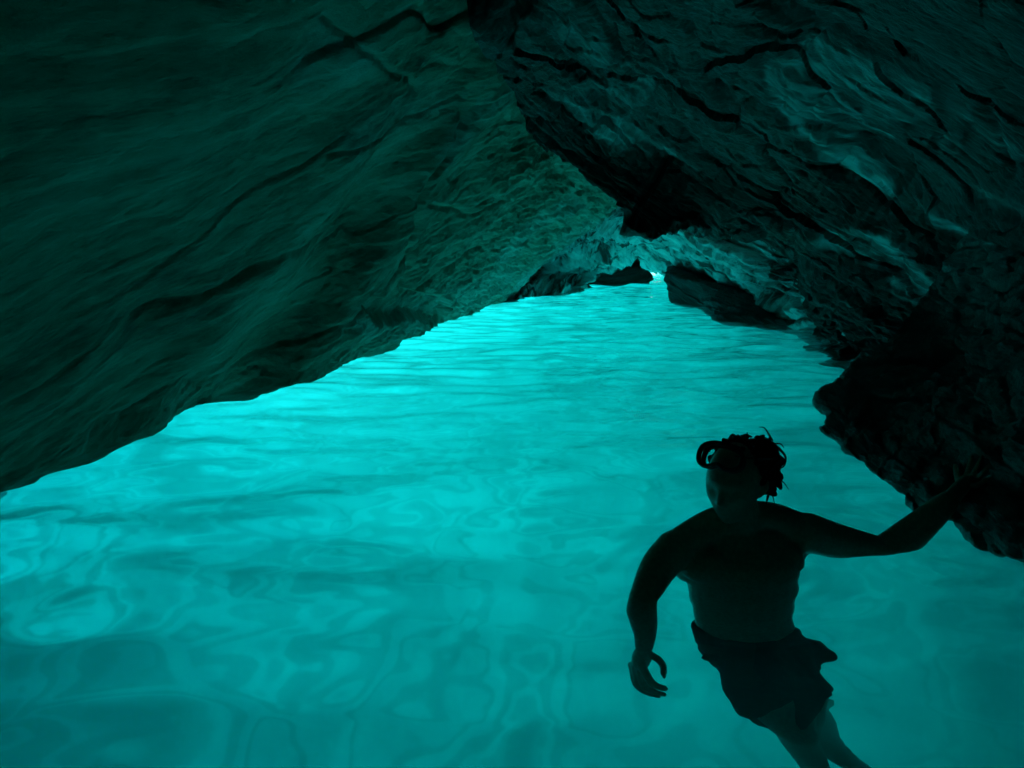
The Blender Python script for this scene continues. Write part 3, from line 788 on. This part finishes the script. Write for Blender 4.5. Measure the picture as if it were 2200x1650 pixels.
f += 0.005 * (G(0.05, -0.02, 0.02, 0.02) + G(-0.05, -0.02, 0.02, 0.02))
p[:, 1] -= f
nt_, np_ = 90, 120
Fh = []
for i in range(nt_ - 1):
    for j in range(np_):
        j2 = (j + 1) % np_
        Fh.append((i * np_ + j, (i + 1) * np_ + j, (i + 1) * np_ + j2, i * np_ + j2))
Fh.append(tuple(range(np_))); Fh.append(tuple(reversed(range((nt_ - 1) * np_, nt_ * np_))))
B.add(HC + p @ HR.T, Fh)
for s in (-1, 1):
    B.ball(head_pt((0.030 * s, -0.076, 0.003)), 0.0125)
    B.tube([head_pt((0.074 * s, 0.006, 0.022)), head_pt((0.084 * s, 0.022, 0.014)), head_pt((0.084 * s, 0.020, -0.012)), head_pt((0.074 * s, 0.004, -0.030))], [0.007, 0.009, 0.009, 0.007])
# neck and trunk
nb_ = at(1594, 1112, 2.27)
B.tube([head_pt((0, 0.022, -0.045)), nb_ * 0.5 + head_pt((0, 0.025, -0.05)) * 0.5, nb_ + (0, 0, -0.03)], [0.056, 0.057, 0.068])
yaw = rot3(z=R(-4))
def sec(c, rx, ry, tilt=0.0):
    return (np.array(c), yaw @ np.array([rx, 0, rx * math.tan(tilt)]), yaw @ np.array([0, ry, 0]))
S_L, S_R = at(1450, 1180, 2.22), at(1732, 1143, 2.27)
hipc = atw(1622, 1392, 2.17)
T0 = at(1592, 1150, 2.27)
secs = [sec(T0 + (0, 0, 0.045), 0.055, 0.045), sec(T0 + (0, 0, 0.02), 0.12, 0.068, 0.10), sec(T0 + (0, 0, -0.02), 0.155, 0.085, 0.08),
        sec(at(1595, 1200, 2.24), 0.172, 0.105, 0.05), sec(at(1597, 1235, 2.235), 0.178, 0.112), sec(atw(1597, 1262, 2.225), 0.172, 0.110), sec(atw(1598, 1290, 2.21), 0.160, 0.104),
        sec(atw(1600, 1325, 2.19), 0.150, 0.098), sec(atw(1608, 1358, 2.18), 0.152, 0.098), sec(hipc, 0.160, 0.105), sec(hipc + (0.01, 0, -0.07), 0.155, 0.105), sec(hipc + (0.015, 0, -0.12), 0.10, 0.08)]
B.loft(secs)
for s, S in ((-1, S_L), (1, S_R)):
    B.tube([nb_ + (0.02 * s, 0.0, 0.0), (nb_ + S) / 2 + (0, 0.015, 0.012), S + (0, 0.01, -0.002)], [0.056, 0.055, 0.054])
    B.ball(S * 0.52 + T0 * 0.48 + (0, -0.042, -0.080), (0.085, 0.052, 0.07))          # pectoral
    B.tube([S + (-0.02 * s, 0.02, -0.03), S * 0.66 + T0 * 0.34 + (0, 0.035, -0.15)], [0.052, 0.055])   # back of the armpit
# arm on the left of the picture: down, forearm under the water
E_L, W_L = atw(1382, 1274, 2.07), atw(1390, 1396, 2.00)
B.tube([S_L, S_L * 0.6 + E_L * 0.4 + (-0.015, 0, 0.0), E_L], [0.062, 0.056, 0.044])
B.tube([E_L, E_L * 0.7 + W_L * 0.3 + (-0.008, 0, 0), E_L * 0.3 + W_L * 0.7, W_L], [0.043, 0.045, 0.034, 0.026])
hw = lambda u, v, Y: atw(u, v, Y)
palm = hw(1386, 1432, 1.985)
B.tube([W_L, W_L * 0.5 + palm * 0.5, palm], [0.027, 0.042, 0.040], squash=0.66, side=(0.9, -0.2, 0.3))
for k, (du, dv, dy, L_) in enumerate([(7, -6, -0.036, 1.0), (1, 3, -0.012, 1.08), (-6, 6, 0.012, 0.98), (-11, 2, 0.034, 0.75)]):
    a = hw(1380 + du, 1442 + dv * .5, 1.985 + dy)
    b = hw(1380 + du + 4 * L_, 1458 + dv, 1.98 + dy)
    c = hw(1380 + du + 22 * L_, 1474 + dv, 1.97 + dy)
    e = hw(1380 + du + 46 * L_, 1480 + dv + 3 * k * 0.5, 1.965 + dy * 0.9)
    B.tube([palm * 0.6 + a * 0.4, a, b, c, e], [0.013, 0.0128, 0.0118, 0.0105, 0.0085])
B.tube([hw(1398, 1412, 1.97), hw(1418, 1424, 1.94), hw(1431, 1443, 1.925), hw(1430, 1456, 1.92)], [0.014, 0.0130, 0.0115, 0.009])
# arm on the right: reaches out and holds the rock
E_R, W_R = at(1893, 1184, 2.36), at(2036, 1078, 2.46)
B.tube([S_R, S_R * 0.55 + E_R * 0.45 + (0, 0, -0.004), E_R], [0.064, 0.057, 0.047])
B.tube([E_R, E_R * 0.68 + W_R * 0.32 + (0.008, 0, -0.012), E_R * 0.3 + W_R * 0.7 + (0.006, 0, -0.006), W_R], [0.047, 0.056, 0.048, 0.037])
from mathutils.bvhtree import BVHTree
def bvh_of(o):
    me = o.data
    co = np.zeros(len(me.vertices) * 3, np.float32); me.vertices.foreach_get('co', co)
    idx = np.zeros(len(me.polygons) * 4, np.int32); me.polygons.foreach_get('vertices', idx)
    return BVHTree.FromPolygons(co.reshape(-1, 3).tolist(), idx.reshape(-1, 4).tolist())
tree = bvh_of(outc)
def on_rock(u, v, lift):
    dr = ray(u, v); dr /= np.linalg.norm(dr)
    hit = tree.ray_cast(Vector((0, 0, CAM_H)), Vector(dr))
    if hit[0] is None: return at(u, v, 2.5)
    return np.array(hit[0]) - dr * lift
pr = on_rock(2072, 1040, 0.028)
B.tube([W_R, W_R * 0.5 + pr * 0.5, pr], [0.036, 0.039, 0.036], squash=0.66, side=(0.2, 1, 0.1))
for (u1, v1, u2, v2, u3, v3, r) in [(2078, 1018, 2084, 998, 2088, 980, 0.0105), (2090, 1022, 2102, 1000, 2110, 982, 0.0110), (2096, 1032, 2114, 1014, 2126, 999, 0.0105), (2098, 1044, 2116, 1032, 2128, 1022, 0.0095)]:
    B.tube([pr * 0.7 + on_rock(u1, v1, 0.014) * 0.3, on_rock(u1, v1, 0.020), on_rock(u2, v2, 0.016), on_rock(u3, v3, 0.008)], [r, r * 1.05, r * 0.95, r * 0.75])
B.tube([pr * 0.8 + W_R * 0.2, on_rock(2056, 1020, 0.022), on_rock(2052, 1000, 0.012)], [0.014, 0.0125, 0.009])
# legs
H1, K1, A1 = hipc + (-0.035, 0, -0.07), atw(1716, 1560, 2.03), atw(1758, 1705, 2.06)
H2, K2, A2 = hipc + (0.07, 0, -0.07), atw(1722, 1552, 2.15), atw(1852, 1662, 2.33)
for H, K, A, toe in ((H1, K1, A1, (0.05, -0.17, -0.03)), (H2, K2, A2, (0.13, 0.03, -0.12))):
    B.tube([H, H * 0.6 + K * 0.4, K], [0.090, 0.080, 0.056])
    B.tube([K, K * 0.72 + A * 0.28 + (0, 0.02, 0), K * 0.3 + A * 0.7, A], [0.053, 0.052, 0.038, 0.032])
    B.tube([A + (0, 0.03, -0.02), A + np.array(toe) * 0.5 + (0, 0, -0.03), A + np.array(toe)], [0.034, 0.036, 0.022], squash=0.7)
person = B.object('person', M_SKIN)
fuse(person, 0.0058, 5)
tag(person, 'bare-chested swimmer in dark shorts chest deep in the water, one arm stretched to the rock', 'person')
# shorts
Sh = Soup()
c0 = atw(1606, 1350, 2.175)
Sh.loft([sec(c0 + (0, 0, 0.010), 0.158, 0.106, R(-4)), sec(c0 + (0, 0, -0.004), 0.163, 0.111, R(-4)), sec(hipc + (0, 0, 0.01), 0.176, 0.122), sec(hipc + (0.012, 0, -0.07), 0.180, 0.128), sec(hipc + (0.02, 0, -0.14), 0.15, 0.115), sec(hipc + (0.02, 0, -0.16), 0.12, 0.09)])
m1 = H1 * 0.40 + K1 * 0.60; m2 = H2 * 0.40 + K2 * 0.60
Sh.tube([H1 + (0, 0, 0.02), H1 * 0.7 + K1 * 0.3, m1], [0.100, 0.106, 0.112], cap=False, steps=8)
Sh.tube([H2 + (0, 0, 0.02), H2 * 0.7 + K2 * 0.3, m2], [0.102, 0.100, 0.098], cap=False, steps=8)
Sh.tube([hipc + (0.02, 0, -0.08), (m1 + m2) / 2 + (0.01, -0.02, -0.03)], [0.11, 0.108], cap=False, steps=6)
fl = atw(1780, 1402, 2.17)
Sh.tube([hipc + (0.12, 0.0, -0.05), fl * 0.5 + (hipc + (0.12, 0, -0.05)) * 0.5, fl], [0.075, 0.052, 0.026], squash=0.8)
fl = atw(1522, 1432, 2.12)
Sh.tube([H1, fl * 0.6 + H1 * 0.4, fl], [0.09, 0.055, 0.014], squash=0.8)
shorts = Sh.object('swim_shorts', M_CLOTH)
fuse(shorts, 0.007, 3)
me = shorts.data
co = np.zeros(len(me.vertices) * 3, np.float32); me.vertices.foreach_get('co', co); co = co.reshape(-1, 3).astype(float)
nr = np.zeros(len(me.vertices) * 3, np.float32); me.vertices.foreach_get('normal', nr); nr = nr.reshape(-1, 3)
co += nr * (0.012 * noise(co * np.array([11, 11, 5]), 5) + 0.012 * noise(co * np.array([22, 22, 12]), 6))[:, None]
me.vertices.foreach_set('co', co.astype(np.float32).ravel()); me.update()
shorts.parent = person
# hair: a cap of uneven locks, longer and curled at the back
rnd = np.random.RandomState(11)
Hs = Soup()
cap_d = d[(d[:, 2] > -0.15)]
Hs.ball(head_pt((0, 0.028, 0.028)), (0.080, 0.092, 0.092), HR)
for k in range(260):
    a = rnd.uniform(0, 2 * math.pi); zz = rnd.uniform(-0.35, 1.0)
    n_ = np.array([math.sqrt(max(0, 1 - zz * zz)) * math.cos(a), math.sqrt(max(0, 1 - zz * zz)) * math.sin(a), zz])
    if n_[1] < -0.1 and n_[2] < 0.88: continue
    if n_[2] < 0.1 and n_[1] < 0.25: continue
    base = n_ * np.array([0.078, 0.100, 0.106]) + np.array([0, 0.010, 0.004])
    back = sstep(-0.2, 0.7, n_[1])
    ln = rnd.uniform(0.025, 0.04) + 0.018 * back
    sweep = np.array([rnd.normal(0, 0.4), 0.6 + rnd.normal(0, 0.3), rnd.normal(0.0, 0.3) - 0.4 * back])
    q1 = base + n_ * 0.006 + sweep * ln * 0.35
    q2 = base + n_ * (0.004 + 0.010 * rnd.rand()) + sweep * ln * 0.8
    q3 = q2 - n_ * 0.010 + sweep * ln * 0.3
    Hs.tube([head_pt(base - n_ * 0.006), head_pt(q1), head_pt(q2), head_pt(q3)], [0.011, 0.011, 0.009, 0.005], steps=4)
# curls standing off at the back of the head
for (u, v, r_) in [(1652, 972, 0.030), (1660, 995, 0.028), (1640, 958, 0.028), (1662, 1018, 0.024), (1650, 1005, 0.034), (1615, 962, 0.024), (1590, 962, 0.024), (1655, 1030, 0.018)]:
    c = at(u, v, 2.225)
    Hs.ball(c, (r_, r_, r_ * 0.9))
    for k in range(9):
        n_ = rnd.normal(size=3); n_ /= np.linalg.norm(n_)
        t_ = np.cross(n_, rnd.normal(size=3)); t_ /= np.linalg.norm(t_)
        Hs.tube([c + n_ * r_ * 0.8, c + n_ * r_ * 1.08 + t_ * 0.008, c + n_ * r_ * 0.98 + t_ * 0.02], [0.010, 0.008, 0.005], steps=4)
hair = Hs.object('hair', M_HAIR, person)
fuse(hair, 0.004, 12)
hm = hair.data
co = np.zeros(len(hm.vertices) * 3, np.float32); hm.vertices.foreach_get('co', co); co = co.reshape(-1, 3).astype(float)
nr = np.zeros(len(hm.vertices) * 3, np.float32); hm.vertices.foreach_get('normal', nr); nr = nr.reshape(-1, 3)
co += nr * (0.006 * noise(co * 45, 15) + 0.004 * noise(co * np.array([110, 110, 50]), 16))[:, None]
hm.vertices.foreach_set('co', co.astype(np.float32).ravel()); hm.update()
Hw = Soup()                                        # loose wet strands
for pts in [[(1672, 962), (1687, 980), (1685, 1000), (1672, 1008)], [(1670, 1020), (1674, 1034), (1664, 1048), (1652, 1056)], [(1660, 1030), (1662, 1046), (1650, 1060)], [(1650, 1066), (1646, 1082)], [(1600, 942), (1606, 936), (1614, 940)]]:
    P_ = [at(u, v, 2.225) for u, v in pts]
    Hw.tube(P_, np.linspace(0.0045, 0.0014, len(P_)), steps=5)
for k in range(45):
    u, v = rnd.uniform(1590, 1664), rnd.uniform(945, 1030)
    n_ = rnd.normal(size=3) * 0.02
    c = at(u, v, 2.20 + rnd.normal() * 0.03)
    Hw.tube([c, c + n_ + (0.006, 0, 0), c + n_ * 1.5 + (0.004, 0, -0.014)], [0.003, 0.0022, 0.001], steps=4)
hw_ = Hw.object('strands', M_HAIR)
bmm = bmesh.new(); bmm.from_mesh(hair.data); bmm.from_mesh(hw_.data); bmm.to_mesh(hair.data); bmm.free()
bpy.data.objects.remove(hw_)
hair.data.polygons.foreach_set('use_smooth', [True] * len(hair.data.polygons))
# diving mask pushed up on the forehead
mask = bpy.data.objects.new('diving_mask', None); COL.objects.link(mask)
mc = head_pt((-0.002, -0.106, 0.108))
mask.location = mc
MR = HR @ rot3(x=R(-32))
tag(mask, 'black diving mask pushed up on the forehead of the swimmer', 'diving mask')
def mring(sx, sz, y, r, name, mat, pw=2.6, sag=0.02):
    S_ = Soup(); n = 72; k = 12
    t = np.linspace(0, 2 * math.pi, n, endpoint=False)
    X_m = np.sign(np.cos(t)) * np.abs(np.cos(t)) ** (2 / pw) * sx; Zm = np.sign(np.sin(t)) * np.abs(np.sin(t)) ** (2 / pw) * sz
    Zm = Zm + 0.014 * np.exp(-(X_m / 0.02) ** 2) * (Zm < 0)                # nose notch
    return X_m, Zm
def sweep_ring(name, X_m, Zm, Ym, r, mat, squash=1.0):
    n = len(X_m); k = 12
    C = np.stack([X_m, Ym, Zm], 1)
    T = np.roll(C, -1, 0) - np.roll(C, 1, 0); T /= np.linalg.norm(T, axis=1)[:, None]
    ref = np.array([0, 1.0, 0])
    a = np.cross(T, ref); a /= np.linalg.norm(a, axis=1)[:, None]; b = np.cross(T, a)
    ph = np.linspace(0, 2 * math.pi, k, endpoint=False)
    V = C[:, None, :] + r * (np.cos(ph)[None, :, None] * a[:, None, :] + squash * np.sin(ph)[None, :, None] * b[:, None, :])
    V = V.reshape(-1, 3) @ MR.T
    F_ = [(i * k + j, i * k + (j + 1) % k, ((i + 1) % n) * k + (j + 1) % k, ((i + 1) % n) * k + j) for i in range(n) for j in range(k)]
    return mesh_from(name, V, F_, mat, parent=mask)
X_m, Zm = mring(0.062, 0.037, 0, 0, '', None)
sweep_ring('frame', X_m, Zm, -0.012 + 3.2 * X_m ** 2, 0.0068, M_RUBBER, 1.5)
sweep_ring('skirt', X_m * 0.93, Zm * 0.92, 0.008 + 5.5 * X_m ** 2, 0.006, M_RUBBER, 2.2)
m, nt, out = new_mat('mask_glass')
gb = N(nt, 'ShaderNodeBsdfGlass', i_IOR=1.02, i_Roughness=0.0); gb.inputs[0].default_value = (0.75, 0.85, 0.82, 1)
nt.links.new(gb.outputs[0], out.inputs['Surface'])
Lv = np.stack([X_m * 0.95, -0.012 + 3.2 * X_m ** 2, Zm * 0.95], 1)
Lf = Lv + np.array([0, -0.003, 0])
n = len(Lv)
mesh_from('lens', np.concatenate([Lv, Lf]) @ MR.T, [(i, (i + 1) % n, n + (i + 1) % n, n + i) for i in range(n)] , m, parent=mask)
lens = bpy.data.objects['lens']
bmm = bmesh.new(); bmm.from_mesh(lens.data); bmm.verts.ensure_lookup_table()
bmm.faces.new([bmm.verts[i] for i in range(n)]); bmm.faces.new([bmm.verts[n + i] for i in reversed(range(n))])
bmesh.ops.recalc_face_normals(bmm, faces=bmm.faces[:]); bmm.to_mesh(lens.data); bmm.free()
# strap round the back of the head
St = Soup()
ang = np.linspace(R(-62), R(242), 40)
pts = [head_pt((0.092 * math.cos(a), 0.012 + 0.122 * math.sin(a) , 0.085 - 0.035 * math.sin(a))) - mc for a in ang]
St.tube(pts, [0.009] * len(pts), squash=0.3, side=tuple(HR @ np.array([0, 0.2, 1.0])), steps=2)
St.object('strap', M_RUBBER, mask)
